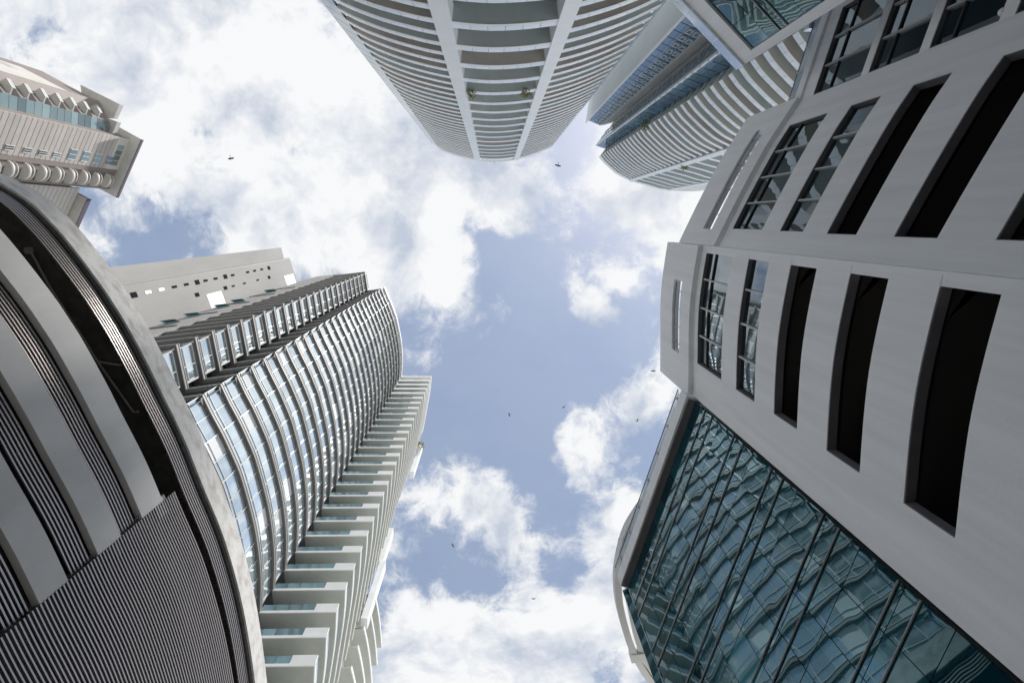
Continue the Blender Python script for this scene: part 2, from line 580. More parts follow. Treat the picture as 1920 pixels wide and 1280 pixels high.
for k, z in enumerate(GL):
    smat = ('soffit_taupe', 'balcony_soffit', 'soffit_slate', 'balcony_soffit', 'balcony_soffit')[(k * 3) % 5]
    level_part(('Gs', smat), 'balcony_slab', lambda: MB().strip(G_SIDE, z, z + 0.28, 0.0, -3.6), smat, towerG, z)
    level_part('Ge', 'slab_edge', lambda: MB().strip(G_SIDE, z - 0.03, z + 0.30, 0.05, 0.003), 'slab_white', towerG, z)
    if 55 < z < 92:
        panel_row('Gp', G_SIDE, 9, z, 0.30, 1.10, 'rail_white', towerG)
    else:
        level_part('Gr', 'railing', lambda: MB().strip(G_SIDE, z + 0.30, z + 1.10, 0.06, 0.02), 'rail_white', towerG, z)
    level_part('Gt', 'side_parapet', lambda: MB().strip(G_RET, z - 0.02, z + 1.2, 0.0, -0.2), 'balcony_soffit', towerG, z)
    level_part('Gf', 'balcony_slab', lambda: MB().strip(G_FAR, z, z + 1.2, 0.0, -3.4), 'tower_white', towerG, z)
    if k % 2 == 0:
        level_part('Gm', 'balcony_slab', lambda: MB().strip(G_MID, z, z + 0.4, 0.0, -3.4), 'soffit_slate', towerG, z)
        level_part('Gmr', 'railing', lambda: MB().strip(G_MID, z - 0.03, z + 1.4, 0.06, 0.003), 'rail_white', towerG, z)
for pth in (G_SIDE, G_MID, G_FAR):
    obj('crown', MB().strip(pth, G_TOP - 3.0, G_TOP, 0.10, -0.4), 'tower_white', towerG)
# lift and service blocks beside the balconies: plan corners from left to right
P0, P1, P2, P3, P4, P5 = (27.2, -34.0), (26.4, -28.2), (30.5, -26.6), (33.2, -27.3), (29.0, -21.35), (31.8, -20.5)
obj('side_wall', MB().strip([P0, P1], -EYE, G_TOP + 1, 0.0, -0.5), 'side_wall', towerG)
obj('wall_edge', MB().strip([(26.36, -28.0), (26.62, -27.92)], -EYE, G_TOP + 1.2, 0.25, -0.3), 'slab_white', towerG)
for k in range(53):
    z = -EYE + 3.2 * k
    for i in range(3):
        pc = cut([P1, P2], 0.25 + i * 1.32, 0.25 + (i + 1) * 1.32 - 0.05)
        level_part(('G1', i), 'glass_panel', lambda: MB().strip(pc, z, z + 2.95, 0.0, -0.2), 'blue_glass', towerG, z)
    if z > 55:
        for i, s in ((1, 2.15), (2, 3.25)):
            pc = cut([P1, P2], s, s + 0.75)
            level_part(('G1w', i), 'window_frame', lambda: MB().strip(pc, z + 0.5, z + 0.68, 0.16, 0.003).strip(pc, z + 2.1, z + 2.28, 0.16, 0.003)
                       .strip(cut(pc, 0, 0.09), z + 0.68, z + 2.1, 0.16, 0.003).strip(cut(pc, 0.66, 0.75), z + 0.68, z + 2.1, 0.16, 0.003), 'slab_white', towerG, z)
    level_part('G2', 'glass_panel', lambda: MB().strip([(31.9, -25.5), (29.6, -22.2)], z, z + 3.1, 0.0, -0.2), 'blue_glass', towerG, z)
    if z > 55:
        level_part('G2w', 'window_frame', lambda: MB().strip(cut([(31.9, -25.5), (29.6, -22.2)], 0.5, 1.2), z + 0.9, z + 1.2, 0.12, 0.003)
                   .strip(cut([(31.9, -25.5), (29.6, -22.2)], 2.3, 2.9), z + 0.9, z + 1.2, 0.12, 0.003), 'slab_white', towerG, z)
    level_part('G2x', 'white_panel', lambda: MB().strip([(29.6, -22.15), P4], z + 0.25, z + 3.1, 0.05, -0.2), 'slab_white', towerG, z)
    for i in range(2):
        pc = cut([P4, P5], 0.02 + i * 1.45, (i + 1) * 1.45 - 0.03)
        level_part(('G3', i), 'glass_panel', lambda: MB().strip(pc, z, z + 2.95, 0.0, -0.2), 'blue_glass', towerG, z)
    level_part('G4', 'glass_panel', lambda: MB().strip([(31.9, -20.55), (33.0, -20.0)], z + 0.4, z + 3.0, 0.6, -0.2), 'tower_glass', towerG, z)
obj('recess_wall', MB().strip([P2, P3], -EYE, G_TOP - 2, 0.0, -0.4), 'side_wall', towerG)
obj('core_wall', MB().prism([(27.2, -28.6), (30.3, -27.2), (33.6, -27.7), (30.0, -21.8), (32.2, -21.1), (36, -24), (40, -34), (27.8, -34)], -EYE, G_TOP - 2.5), 'side_wall', towerG)

# ------------------------------------------------------------------ glazed tower with balcony wing on the left (C)
FH = 3.1
C_CURVE = smooth([(-23.38, 13.49), (-22.82, 15.11), (-22.17, 16.73), (-21.64, 18.31), (-21.13, 19.99), (-20.80, 21.69), (-20.53, 23.4), (-20.33, 24.94),
                  (-20.22, 26.52), (-20.18, 28.69), (-20.30, 30.86), (-20.59, 33.22)])
T1, I1, T2 = (-23.38, 13.49), (-26.32, 13.91), (-26.69, 9.99)
SIDE_END, LIGHT_END = (-33.0, 10.72), (-38.2, 11.35)
towerC = thing('glazed_tower', 'grey tower of curved ribbon windows with a stepped stack of balconies', 'tower', (-27, 25, 0))
LC = [47.6 + FH * k for k in range(-15, 24)]
C_TOP = LC[-1] + FH
core = offset(C_CURVE, -1.2) + [(-21.6, 34.2), (-21.0, 37), (-20.5, 46), (-32, 46), (-37.5, 12.3), (-27.6, 11.2), (-27.2, 14.9), (-24.2, 14.6)]
obj('tower_core', MB().prism(core, -EYE, C_TOP - 0.6), 'band_dark', towerC)
NP = 12
CP = split(C_CURVE, NP)
panes_left = 288


def one_pane(pc, z, tilt):
    return MB().strip(pc, z + 0.36, z + 3.02, -0.27, -0.31)


bay_dir = (T2, I1)
for k, z in enumerate(LC):
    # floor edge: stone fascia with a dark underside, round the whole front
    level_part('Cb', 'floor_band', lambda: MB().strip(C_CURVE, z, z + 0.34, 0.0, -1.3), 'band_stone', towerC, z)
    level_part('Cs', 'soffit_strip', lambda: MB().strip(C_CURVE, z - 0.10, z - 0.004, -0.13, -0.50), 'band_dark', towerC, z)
    level_part('Cz', 'floor_band', lambda: MB().strip([T1, I1, T2, SIDE_END], z, z + 0.36, 0.0, -1.1), 'band_stone', towerC, z)
    level_part('Czl', 'sill_line', lambda: MB().strip([T1, I1, T2, SIDE_END], z + 0.363, z + 0.42, 0.035, -0.3), 'mullion', towerC, z)
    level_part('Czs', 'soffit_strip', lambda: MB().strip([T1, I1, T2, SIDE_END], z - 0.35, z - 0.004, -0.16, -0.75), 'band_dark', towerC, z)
    visible = z > 34
    if visible and panes_left >= NP:
        for i in range(NP):
            blind = random.random() < 0.10
            level_part(('Cp', i, blind), 'window_pane', lambda: one_pane(CP[i], z, 0), 'blind_glass' if blind else 'ribbon_glass', towerC, z)
        panes_left -= NP
    else:
        level_part('Cpx', 'window_panes', lambda: (lambda m: [m.strip(CP[i], z + 0.36, z + 3.02, -0.27, -0.31) for i in range(NP)] and m)(MB()), 'ribbon_glass', towerC, z, 'stuff')

    def frames():
        m = MB()
        for i in range(NP + 1):
            s = length(C_CURVE) * i / NP
            w = 0.028 if i % 2 else 0.05
            m.strip(cut(C_CURVE, max(s - w, 0), min(s + w, length(C_CURVE))), z + 0.365, z + 3.05, -0.19, -0.26)
        m.strip(C_CURVE, z + 1.25, z + 1.30, -0.21, -0.26)
        m.strip(C_CURVE, z + 0.345, z + 0.41, 0.035, -0.26)
        return m
    level_part('Cf', 'window_frame', frames, 'mullion', towerC, z)
    # pointed bay: window wall facing the street, dark return facing up the picture
    if visible:
        for i, (s0, s1) in enumerate(((0.55, 2.15), (2.22, 3.45))):
            pc = cut([T2, I1], s0, s1)
            level_part(('Cbay', i), 'bay_pane', lambda: MB().strip(pc, z + 0.52, z + 2.6, -0.32, -0.36), 'ribbon_glass', towerC, z)

        def bayframe():
            m = MB()
            for s0, s1 in ((0.35, 0.52), (2.15, 2.22), (3.45, 3.62)):
                m.strip(cut([T2, I1], s0, s1), z + 0.47, z + 2.74, -0.18, -0.34)
            m.strip(cut([T2, I1], 0.52, 3.45), z + 2.61, z + 2.74, -0.18, -0.34)
            m.strip(cut([T2, I1], 0.52, 3.45), z + 1.2, z + 1.26, -0.24, -0.34)
            return m
        level_part('Cbf', 'bay_frame', bayframe, 'mullion', towerC, z)
        level_part('Cret', 'bay_return', lambda: MB().strip([I1, T1], z + 0.47, z + 2.75, -0.3, -0.4), 'window_glass', towerC, z)
        level_part('Cside', 'side_window', lambda: MB().strip([T2, SIDE_END], z + 0.9, z + 2.75, -0.25, -0.35), 'dark_frame', towerC, z)
# pale end wall with tilted vent windows
obj('end_wall', MB().strip([SIDE_END, LIGHT_END], -EYE, C_TOP + 2, 0.05, -1.2), 'render_wall', towerC)
for hz in (56, 63.6, 68.5, 76.0, 81, 93):
    a = at([SIDE_END, LIGHT_END], 2.6)
    b = at([SIDE_END, LIGHT_END], 4.3)
    n = (0.12, -0.99)
    vz = [(a[0] + n[0] * 0.1, a[1] + n[1] * 0.1, hz + 1.2 + EYE), (b[0] + n[0] * 0.1, b[1] + n[1] * 0.1, hz + 1.2 + EYE),
          (b[0] + n[0] * 0.6, b[1] + n[1] * 0.6, hz + EYE), (a[0] + n[0] * 0.6, a[1] + n[1] * 0.6, hz + EYE)]
    vz += [(x + 0.02, y + 0.02, zz + 0.06) for x, y, zz in vz]
    obj('vent_window', MB().raw(vz, [(0, 1, 2, 3), (7, 6, 5, 4), (0, 4, 5, 1), (1, 5, 6, 2), (2, 6, 7, 3), (3, 7, 4, 0)]), 'vent_teal', towerC)
for k in range(6):
    z = 52 + k * 9.3
    obj('wall_ledge', MB().strip(cut([SIDE_END, LIGHT_END], 1.0, 5.0), z, z + 0.12, 0.16, 0.055), 'band_dark', towerC)
# balcony wing
W_FRONT = [(-20.72, 33.36), (-14.05, 33.42)]
W_SIDE = smooth([(-14.05, 33.42), (-14.29, 35.64), (-14.66, 37.94), (-15.11, 40.14), (-15.72, 43.2), (-16.4, 46.3)])
W_SLAB = [(-20.72, 33.36)] + W_SIDE + [(-19.5, 46.3), (-20.72, 40)]
for k, z in enumerate(LC):
    top4 = k >= len(LC) - 4
    level_part('Wb', 'balcony_slab', lambda: MB().prism(W_SLAB, z, z + 0.2), 'balcony_soffit', towerC, z)
    level_part('We', 'slab_edge', lambda: MB().strip(W_FRONT[:1] + W_SIDE, z - 0.025, z + 0.27, 0.09, 0.004), 'slab_white', towerC, z)
    if not top4:
        for i in range(4):
            pc = cut(W_FRONT, 0.04 + i * 1.17, (i + 1) * 1.17 - 0.02)
            level_part(('Wg', i), 'railing_panel', lambda: MB().strip(pc, z + 0.27, z + 1.16, 0.0, -0.03), 'rail_teal', towerC, z)
        level_part('Wp', 'parapet', lambda: MB().strip(cut(W_FRONT, 4.70, 6.67), z + 0.27, z + 1.18, 0.05, -0.12), 'slab_white', towerC, z)
        level_part('Wr', 'side_railing', lambda: MB().strip(W_SIDE, z + 0.27, z + 1.05, 0.0, -0.04), 'pale_glass', towerC, z)
    else:
        level_part('Wq', 'parapet', lambda: MB().strip(W_FRONT[:1] + W_SIDE, z + 0.27, z + 1.3, 0.05, -0.12), 'slab_white', towerC, z)
        level_part('Wqw', 'slot_window', lambda: MB().strip(cut(W_FRONT, 3.0, 5.0), z + 1.5, z + 2.4, -0.2, -0.3), 'dark_frame', towerC, z)
obj('wing_wall', MB().prism([(-19.9, 35.6), (-16.6, 35.6), (-17.4, 46.0), (-19.9, 46.0)], -EYE, C_TOP - 0.3), 'side_wall', towerC)
obj('roof_rim', MB().strip(C_CURVE, C_TOP, C_TOP + 0.7, 0.1, -1.0), 'slab_white', towerC)
obj('roof_rim', MB().strip([T1, I1, T2, SIDE_END], C_TOP - 3.0, C_TOP - 2.3, 0.1, -0.9), 'band_stone', towerC)
obj('roof_rim', MB().strip(W_FRONT[:1] + W_SIDE, C_TOP, C_TOP + 0.9, 0.12, -0.6), 'slab_white', towerC)
for z0, z1, y0, dx in ((61, 73, 46.6, 0.0), (73.003, 82, 46.7, -0.45), (103, 117, 46.9, -0.15)):
    obj('service_shaft', MB().prism([(-16.3 + dx, y0), (-15.5 + dx, y0 + 0.1), (-15.6 + dx, y0 + 1.6), (-16.4 + dx, y0 + 1.5)], z0, z1), 'slab_white', towerC)
# low wing behind, its slabs bowed outward
W2 = smooth([(-15.75, 47.0), (-15.52, 48.6), (-15.33, 50.6), (-15.22, 52.9), (-15.2, 54.9)])
for k in range(9):
    z = 66.0 - FH * k
    level_part('W2b', 'balcony_slab', lambda: MB().strip(W2, z - 0.1, z + 0.2, 0.0, -2.2), 'balcony_soffit', towerC, z)
    level_part('W2e', 'slab_edge', lambda: MB().strip(W2, z - 0.12, z + 0.30, 0.1, 0.003), 'slab_white', towerC, z)
obj('low_wing_wall', MB().prism([(-18.5, 46.5), (-17.4, 48), (-17.2, 55), (-20, 55)], -EYE, 68), 'side_wall', towerC)

# ------------------------------------------------------------------ plain rendered tower behind it (D)
towerD = thing('blank_tower', 'plain pale rendered tower with few tiny windows behind the glazed tower', 'tower', (-52, 9, 0))
DA, DB, DC = (-46.4, 5.25), (-46.0, 7.6), (-44.3, 14.2)
obj('tower_wall', MB().prism([DA, DB, (-60, 10.5), (-60, 7.2)], -EYE, 127.6), 'render_wall', towerD)
obj('tower_wall', MB().prism([(DB[0] + 0.12, DB[1]), (DC[0] + 0.12, DC[1]), (-58, 17), (-60, 10.5)], -EYE, 130.6), 'render_wall', towerD)
D_LINE = [(DB[0] + 0.12, DB[1]), (DC[0] + 0.12, DC[1])]
irs = [1.592, 1.658, 1.725, 1.795, 1.865, 1.934, 1.99, 2.062, 2.138, 2.198, 2.333, 2.401, 2.475, 2.554]
for i, q in enumerate(irs):
    z = q * 46.0
    s = where(D_LINE, 168.92)
    wide = i in (0, 5, 8, 13)
    white = i in (1, 2)
    pc = cut(D_LINE, s - (0.36 if wide else 0.18), s + (0.36 if wide else 0.18))
    w = obj('window', MB().strip(pc, z - 0.65, z + 0.65, 0.03, 0.003), 'dark_frame' if white else 'matt_black', towerD)
for i, q in enumerate((1.922, 2.127, 2.191, 2.29, 2.42, 2.544)):
    z = q * 45.6
    s = where(D_LINE, 166.67)
    hw = 0.30 if i in (0, 1, 5) else 0.14
    obj('window', MB().strip(cut(D_LINE, s - hw, s + hw), z - 0.6, z + 0.6, 0.03, 0.003), 'matt_black', towerD)
s0, s1 = where(D_LINE, 166.3), where(D_LINE, 163.5)  # two plain white rectangles set slightly proud of the wall
obj('white_patch', MB().strip(cut(D_LINE, s0, s1), 90.3, 95.2, 0.02, 0.003), 'patch_white', towerD, label='bright white rectangle on the pale wall')
obj('white_patch', MB().strip(cut(D_LINE, s0 + 0.2, s1), 124.0, 129.5, 0.02, 0.003), 'patch_white', towerD)
obj('wall_joint', MB().strip(cut(D_LINE, where(D_LINE, 170.3), where(D_LINE, 170.2)), -EYE, 130.6, 0.015, 0.003), 'band_dark', towerD)

# ------------------------------------------------------------------ beige tower, upper left (F)
towerF = thing('beige_tower', 'beige tiled tower with overhanging eaves and scalloped balconies at upper left', 'tower', (-78, -12, 0))


def PF(t, out=0.0):
    return (-70.2 + 0.498 * t + 0.867 * out, -11.1 - 0.867 * t + 0.498 * out)


F_TOP = 114.3
obj('tower_core', MB().prism([PF(4.6, -0.3), PF(-5.6, -0.3), PF(-5.6, -16), PF(4.6, -16)], -EYE, F_TOP), 'brown_strip', towerF)
zt = F_TOP - 3.4
n = 0
while zt > 82:
    obj('cladding_panel', MB().strip([PF(-1.55), PF(4.7)], zt - 0.98, zt - 0.06, 0.0, -0.28), 'beige_tile', towerF)
    zt -= 1.033
    n += 1
obj('cladding_base', MB().strip([PF(-1.55), PF(4.7)], -EYE, zt - 0.06, 0.0, -0.28), 'beige_tile', towerF)
obj('cladding_top', MB().strip([PF(-1.55), PF(4.7)], F_TOP - 3.4, F_TOP, 0.0, -0.28), 'beige_light', towerF)
for i in range(4):
    obj('attic_window', MB().strip([PF(0.2 + i * 1.05 - 0.9), PF(0.2 + i * 1.05)], F_TOP - 2.6, F_TOP - 0.9, 0.04, 0.004), 'teal_glass', towerF)
for i, q in enumerate((1.255, 1.301, 1.343, 1.384, 1.43, 1.474, 1.516, 1.56)):
    z = q * 71.1
    big = i > 3
    t0, t1 = (-0.75, 1.0) if big else (-0.75, -0.05)
    w = obj('window', MB().strip([PF(t0), PF(t1)], z - 0.8, z + 0.75, 0.05, 0.004), 'teal_glass' if i > 2 else 'dark_frame', towerF)
    obj('window_frame', MB().strip([PF(t0 - 0.06), PF(t0 + 0.04)], z - 0.8, z + 0.8, 0.12, 0.054).strip([PF(t1 - 0.04), PF(t1 + 0.06)], z - 0.8, z + 0.8, 0.12, 0.054)
        .strip([PF((t0 + t1) / 2 - 0.04), PF((t0 + t1) / 2 + 0.04)], z - 0.8, z + 0.8, 0.09, 0.054), 'slab_white', w)
obj('shaft_wall', MB().strip([PF(-2.4), PF(-1.56)], -EYE, F_TOP, -0.05, -0.28), 'brown_strip', towerF)
arc = [PF(-3.75 + 1.3 * math.cos(a), 1.15 * math.sin(a) ** 0.8) for a in [math.pi * i / 14 for i in range(15)]]
arc_in = [PF(-3.75 + 1.16 * math.cos(a), 1.0 * math.sin(a) ** 0.8) for a in [math.pi * i / 14 for i in range(15)]]
for k in range(-7, 8):
    z = 92.8 + FH * k
    sl = level_part('Fb', 'scalloped_balcony', lambda: MB().prism(arc, z, z + 0.18), 'eave_grey', towerF, z)
    pr = level_part('Fp', 'balcony_parapet', lambda: MB().strip(arc, z + 0.18, z + 0.5, 0.04, -0.10).strip(arc, z + 1.05, z + 1.15, 0.03, -0.06), 'beige_light', towerF, z)

    def balusters():
        m = MB()
        for i in range(1, 14):
            p = arc_in[i]
            m.bar((p[0] - 0.03, p[1]), (p[0] + 0.03, p[1]), 0.06, z + 0.5, z + 1.05)
        return m
    level_part('Fz', 'balusters', balusters, 'brown_strip', towerF, z, 'stuff')
obj('shaft_wall', MB().strip([PF(-5.6), PF(-5.1)], -EYE, F_TOP, 0.0, -0.28), 'brown_strip', towerF)
obj('eave', MB().prism([PF(5.8, 1.6), PF(-6.4, 1.6), PF(-6.4, -15), PF(5.8, -15)], F_TOP, F_TOP + 0.5), 'eave_grey', towerF)
obj('eave_edge', MB().strip([PF(5.8, 1.6), PF(-6.4, 1.6)], F_TOP + 0.1, F_TOP + 0.75, 0.12, 0.003), 'eave_trim', towerF)
# glass bay and its balconies
GA, GB, GC, GD, GE = (-69.75, -15.55), (-69.2, -18.0), (-70.3, -19.75), (-70.9, -21.5), (-82, -27.4)
for k in range(12):
    z = 111 - FH * (k + 1)
    for j in range(2):
        level_part(('Fg', j), 'glass_panel', lambda: MB().strip([GA, GB], z + j * 1.55, z + j * 1.55 + 1.48, 0.0, -0.2), 'teal_glass', towerF, z)
    level_part('Fu', 'balcony_slab', lambda: MB().prism([GB, (-68.7, -18.9), (-69.3, -20.2), GC], z, z + 0.25), 'eave_grey', towerF, z)
    level_part('Fv', 'balcony_parapet', lambda: MB().strip([(-68.7, -18.9), (-69.3, -20.2)], z, z + 0.75, 0.05, -0.1), 'eave_grey', towerF, z)
obj('bay_core', MB().prism([(-70.0, -15.6), (-69.5, -17.9), (-70.5, -19.6), (-71.1, -21.4), (-80, -26.4), (-84, -18)], -EYE, 111.5), 'brown_strip', towerF)
obj('bay_wall', MB().strip([GC, GD], -EYE, 111.5, 0.0, -0.2), 'brown_strip', towerF)
obj('bay_wall', MB().strip([GD, GE], -EYE, 104.0, 0.0, -0.4), 'beige_light', towerF)
for k in range(6):
    z = 98 - k * 3.1
    obj('wall_recess', MB().strip([(-75.2, -23.79), (-77.0, -24.74)], z, z + 1.7, 0.04, 0.003), 'eave_grey', towerF)
obj('eave', MB().prism([(-67.9, -17.9), (-69.5, -15.2), (-72, -15.2), (-71, -19)], 111.2, 112.3), 'eave_grey', towerF)
obj('eave', MB().prism([(-67.5, -21.0), (-68.9, -18.7), (-74, -19), (-74, -24.3)], 111.9, 113.0), 'eave_grey', towerF)
# lower tiled wing
LA, LB = (-74.6, -6.1), (-79.4, 1.6)
zt = 108.8
while zt > 84:
    obj('cladding_panel', MB().strip([LA, LB], zt - 0.98, zt - 0.06, 0.0, -0.3), 'beige_light', towerF)
    zt -= 1.033
obj('wing_core', MB().prism([(-74.9, -6.0), (-79.7, 1.7), (-88, -2), (-84, -9)], -EYE, 109), 'brown_strip', towerF)
obj('eave', MB().prism([(-73.9, -4.3), (-77.6, 1.9), (-86, -1), (-82, -9)], 109.0, 110.0), 'eave_grey', towerF)
obj('eave_edge', MB().strip([(-73.9, -4.3), (-77.6, 1.9)], 109.1, 110.2, 0.10, 0.003), 'eave_trim', towerF)

# ------------------------------------------------------------------ curved parking podium, left (B)
B_PATH = smooth([(-30.5, -4.2), (-27.5, -3.5), (-24.5, -2.4), (-23.5, -1.93), (-22.3, -1.13), (-21.36, -.1), (-20.5, 1.13), (-19.4, 2.98), (-18.8, 4.17), (-18.3, 5.29), (-17.6, 7.16), (-17.15, 8.52),
                 (-16.33, 10.96), (-15.64, 13.67), (-14.76, 17.13), (-14.16, 21.65), (-13.97, 27.4), (-14.1, 34)], 0.4)
podB = thing('parking_podium', 'curved concrete parking podium with grey bands and steel louvres at lower left', 'car park', (-24, 12, 0))
SB = where(B_PATH, 140.7)
LBt = length(B_PATH)
B_OPEN, B_SCREEN = cut(B_PATH, 0, SB), cut(B_PATH, SB, LBt)
obj('roof_rim', MB().strip(B_PATH, 28.75, 30.2, 0.0, -0.5), 'rim_concrete', podB)
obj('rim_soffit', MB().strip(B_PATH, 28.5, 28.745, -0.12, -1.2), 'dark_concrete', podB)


def deck(z, mat='dark_concrete'):
    inner = [(-34, 34), (-44, 14), (-40, -6)]
    return MB().prism(offset(B_PATH, -0.55) + inner, z, z + 0.2)


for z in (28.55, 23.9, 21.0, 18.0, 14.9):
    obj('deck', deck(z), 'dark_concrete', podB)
for z1, z0 in ((25.5, 23.9), (22.4, 21.0), (19.35, 18.0), (16.3, 14.9)):
    obj('grey_band', MB().strip(B_OPEN, z0, z1, 0.0, -0.3), 'band_paint', podB)
    a = at(B_PATH, SB)
for zt in (28.4, 23.62, 20.75, 17.75):
    for i in range(6):
        path = B_PATH if zt > 28 else B_OPEN
        obj('louvre_bar', MB().strip(path, zt - 0.18 * i - 0.07, zt - 0.18 * i, -0.20, -0.27), 'steel_bar', podB)
m = MB()
zz = 26.5
while zz > 9:
    m.strip(B_SCREEN, zz - 0.062, zz, 0.02, -0.05)
    zz -= 0.18
obj('louvre_screen', m, 'steel_bar', podB, 'stuff')
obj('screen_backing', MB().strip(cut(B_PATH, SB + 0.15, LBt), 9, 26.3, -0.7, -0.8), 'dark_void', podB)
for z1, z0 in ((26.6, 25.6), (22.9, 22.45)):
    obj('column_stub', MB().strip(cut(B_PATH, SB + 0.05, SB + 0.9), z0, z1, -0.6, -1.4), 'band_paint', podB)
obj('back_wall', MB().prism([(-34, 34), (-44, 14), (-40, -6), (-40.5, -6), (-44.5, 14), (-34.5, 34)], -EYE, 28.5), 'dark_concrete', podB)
obj('base_wall', MB().strip(B_PATH, -EYE, 8.9, -0.1, -0.5), 'band_paint', podB)
for z0, z1 in ((25.5, 28.5), (16, 23.8)):
    obj('end_wall', MB().strip([(-14.6, 34.05), (-34, 34.3)], z0, z1, 0.0, -0.3), 'dark_concrete', podB)
obj('drain_pipe', MB().tube([(x, y, 28.3) for x, y in ((-22.19, 1.28), (-21.51, 3.15), (-20.81, 4.62), (-20.27, 5.75), (-19.84, 6.76), (-18.42, 9.43), (-18.15, 9.42))], 0.055), 'drain', podB)
obj('drain_pipe', MB().tube([(-19.84, 6.76, 28.3), (-19.1, 6.92, 28.3), (-18.76, 7.0, 28.42)], 0.05), 'drain', podB)
obj('drain_outlet', MB().tube([(-22.3, 1.3, 28.5), (-22.3, 1.3, 28.25)], 0.16, 12), 'drain', podB)

# ------------------------------------------------------------------ white podium, right (E)
E_LOW = smooth([pol(6.0, 9.24), pol(6.6, 9.25), pol(14.3, 9.35), pol(21.3, 9.65), pol(27.7, 10.18), pol(33.8, 10.94), pol(40.42, 12.05)], 0.3)
E_UP = smooth([pol(-21.3, 13.9), pol(-17.78, 12.9), pol(-14.78, 12.2), pol(-10.34, 11.45), pol(-4.79, 10.76), pol(1.82, 10.19), pol(6.2, 9.92)], 0.3)
E_FAR = [(13.85, -8.55), pol(-21.3, 13.9)]
podE = thing('white_podium', 'white curved podium block with black slot openings filling the right of the view', 'building', (16, 3, 0))
ZW = dict(r1=(21.75, 24.5), r2=(18.8, 20.35), d1=(15.95, 17.4), d2=(12.95, 14.4), d3=(9.95, 11.4), d4=(6.95, 8.4))
TH = -0.24


def wall_with_rows(path, rows, z_lo, z_hi, name='wall'):
    """solid wall pieces round rectangular openings; rows: (z0, z1, s0, s1)"""
    rows = sorted(rows)
    L = length(path)
    z = z_lo
    for z0, z1, s0, s1 in rows:
        obj('spandrel', MB().strip(path, z, z0, 0.0, TH), 'white_wall', podE)
        if s0 > 0.02:
            obj('pier', MB().strip(cut(path, 0, s0), z0, z1, 0.0, TH), 'white_wall', podE)
        if s1 < L - 0.02:
            obj('pier', MB().strip(cut(path, s1, L), z0, z1, 0.0, TH), 'white_wall', podE)
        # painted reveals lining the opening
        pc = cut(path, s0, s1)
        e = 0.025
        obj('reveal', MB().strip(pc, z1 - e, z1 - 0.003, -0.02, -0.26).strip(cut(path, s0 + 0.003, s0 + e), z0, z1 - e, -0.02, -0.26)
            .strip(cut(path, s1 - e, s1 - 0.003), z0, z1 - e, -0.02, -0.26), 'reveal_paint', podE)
        z = z1
    obj('spandrel', MB().strip(path, z, z_hi, 0.0, TH), 'white_wall', podE)


def glazing(path, s0, s1, z0, z1, n, transom, mat='window_glass'):
    pc = cut(path, s0 + 0.03, s1 - 0.03)
    L = length(pc)
    zt = z1 - (z1 - z0) * 0.30 if transom else None
    for i in range(n):
        p = cut(pc, L * i / n + 0.02, L * (i + 1) / n - 0.02)
        p = [p[0], p[-1]] if i % 1 == 0 else p
        w = obj('window_pane', MB().strip(p, z0 + 0.03, (zt - 0.02) if zt else z1 - 0.03, -0.15, -0.18), mat, podE)
        if zt:
            obj('window_pane', MB().strip(p, zt + 0.02, z1 - 0.03, -0.15, -0.18), mat, podE)
    for i in range(1, n):
        s = L * i / n
        obj('mullion', MB().strip(cut(pc, s - 0.032, s + 0.032), z0 + 0.01, z1 - 0.03, -0.06, -0.17), 'mullion', podE)
    if zt:
        obj('transom', MB().strip(pc, zt - 0.03, zt + 0.03, -0.09, -0.145), 'dark_frame', podE)
    obj('sill', MB().strip(pc, z0, z0 + 0.05, -0.03, -0.14), 'mullion', podE)


# bay next to the glass wall
lo = lambda a: where(E_LOW, a)
rows = [(ZW[k][0], ZW[k][1], lo(a), lo(b)) for k, a, b in (('d4', 6.5, 33.9), ('d3', 6.5, 33.9), ('d2', 6.45, 33.9), ('d1', 6.6, 33.8), ('r2', 6.7, 34.0), ('r1', 6.9, 34.1))]
wall_with_rows(E_LOW, rows, -EYE, 25.0)
glazing(E_LOW, rows[5][2], rows[5][3], *ZW['r1'], 4, True)
glazing(E_LOW, rows[4][2], rows[4][3], *ZW['r2'], 4, False)
# bay in the middle
up = lambda a: where(E_UP, a)
rows = [(ZW[k][0], ZW[k][1], up(a), up(b)) for k, a, b in (('d4', -17.8, 1.9), ('d3', -17.8, 1.9), ('d2', -17.8, 1.95), ('d1', -17.8, 1.85), ('r2', -17.8, 1.6), ('r1', -17.85, 1.4))]
wall_with_rows(E_UP, rows, -EYE, 25.0)
glazing(E_UP, rows[5][2], rows[5][3], *ZW['r1'], 4, True)
glazing(E_UP, rows[4][2], rows[4][3], *ZW['r2'], 4, False)
# far bay with tall dark windows
rows = [(15.5, 17.9, 0.0, 3.55), (18.3, 20.7, 0.0, 3.55), (21.1, 24.15, 0.0, 3.55), (12.6, 15.05, 0.0, 3.55), (9.8, 12.2, 0.0, 3.55)]
LF = length(E_FAR)
rows = [(a, b, 0.25, LF - 0.02) for a, b, _, _ in rows]
wall_with_rows(E_FAR, rows, -EYE, 25.0)
for a, b, s0, s1 in rows:
    glazing(E_FAR, s0, s1, a, b, 3, True)
# the step between the two bays
obj('step_wall', MB().strip([pol(6.02, 9.26), pol(6.02, 10.3)], -EYE, 29.6, 0.0, -0.3), 'white_wall', podE)


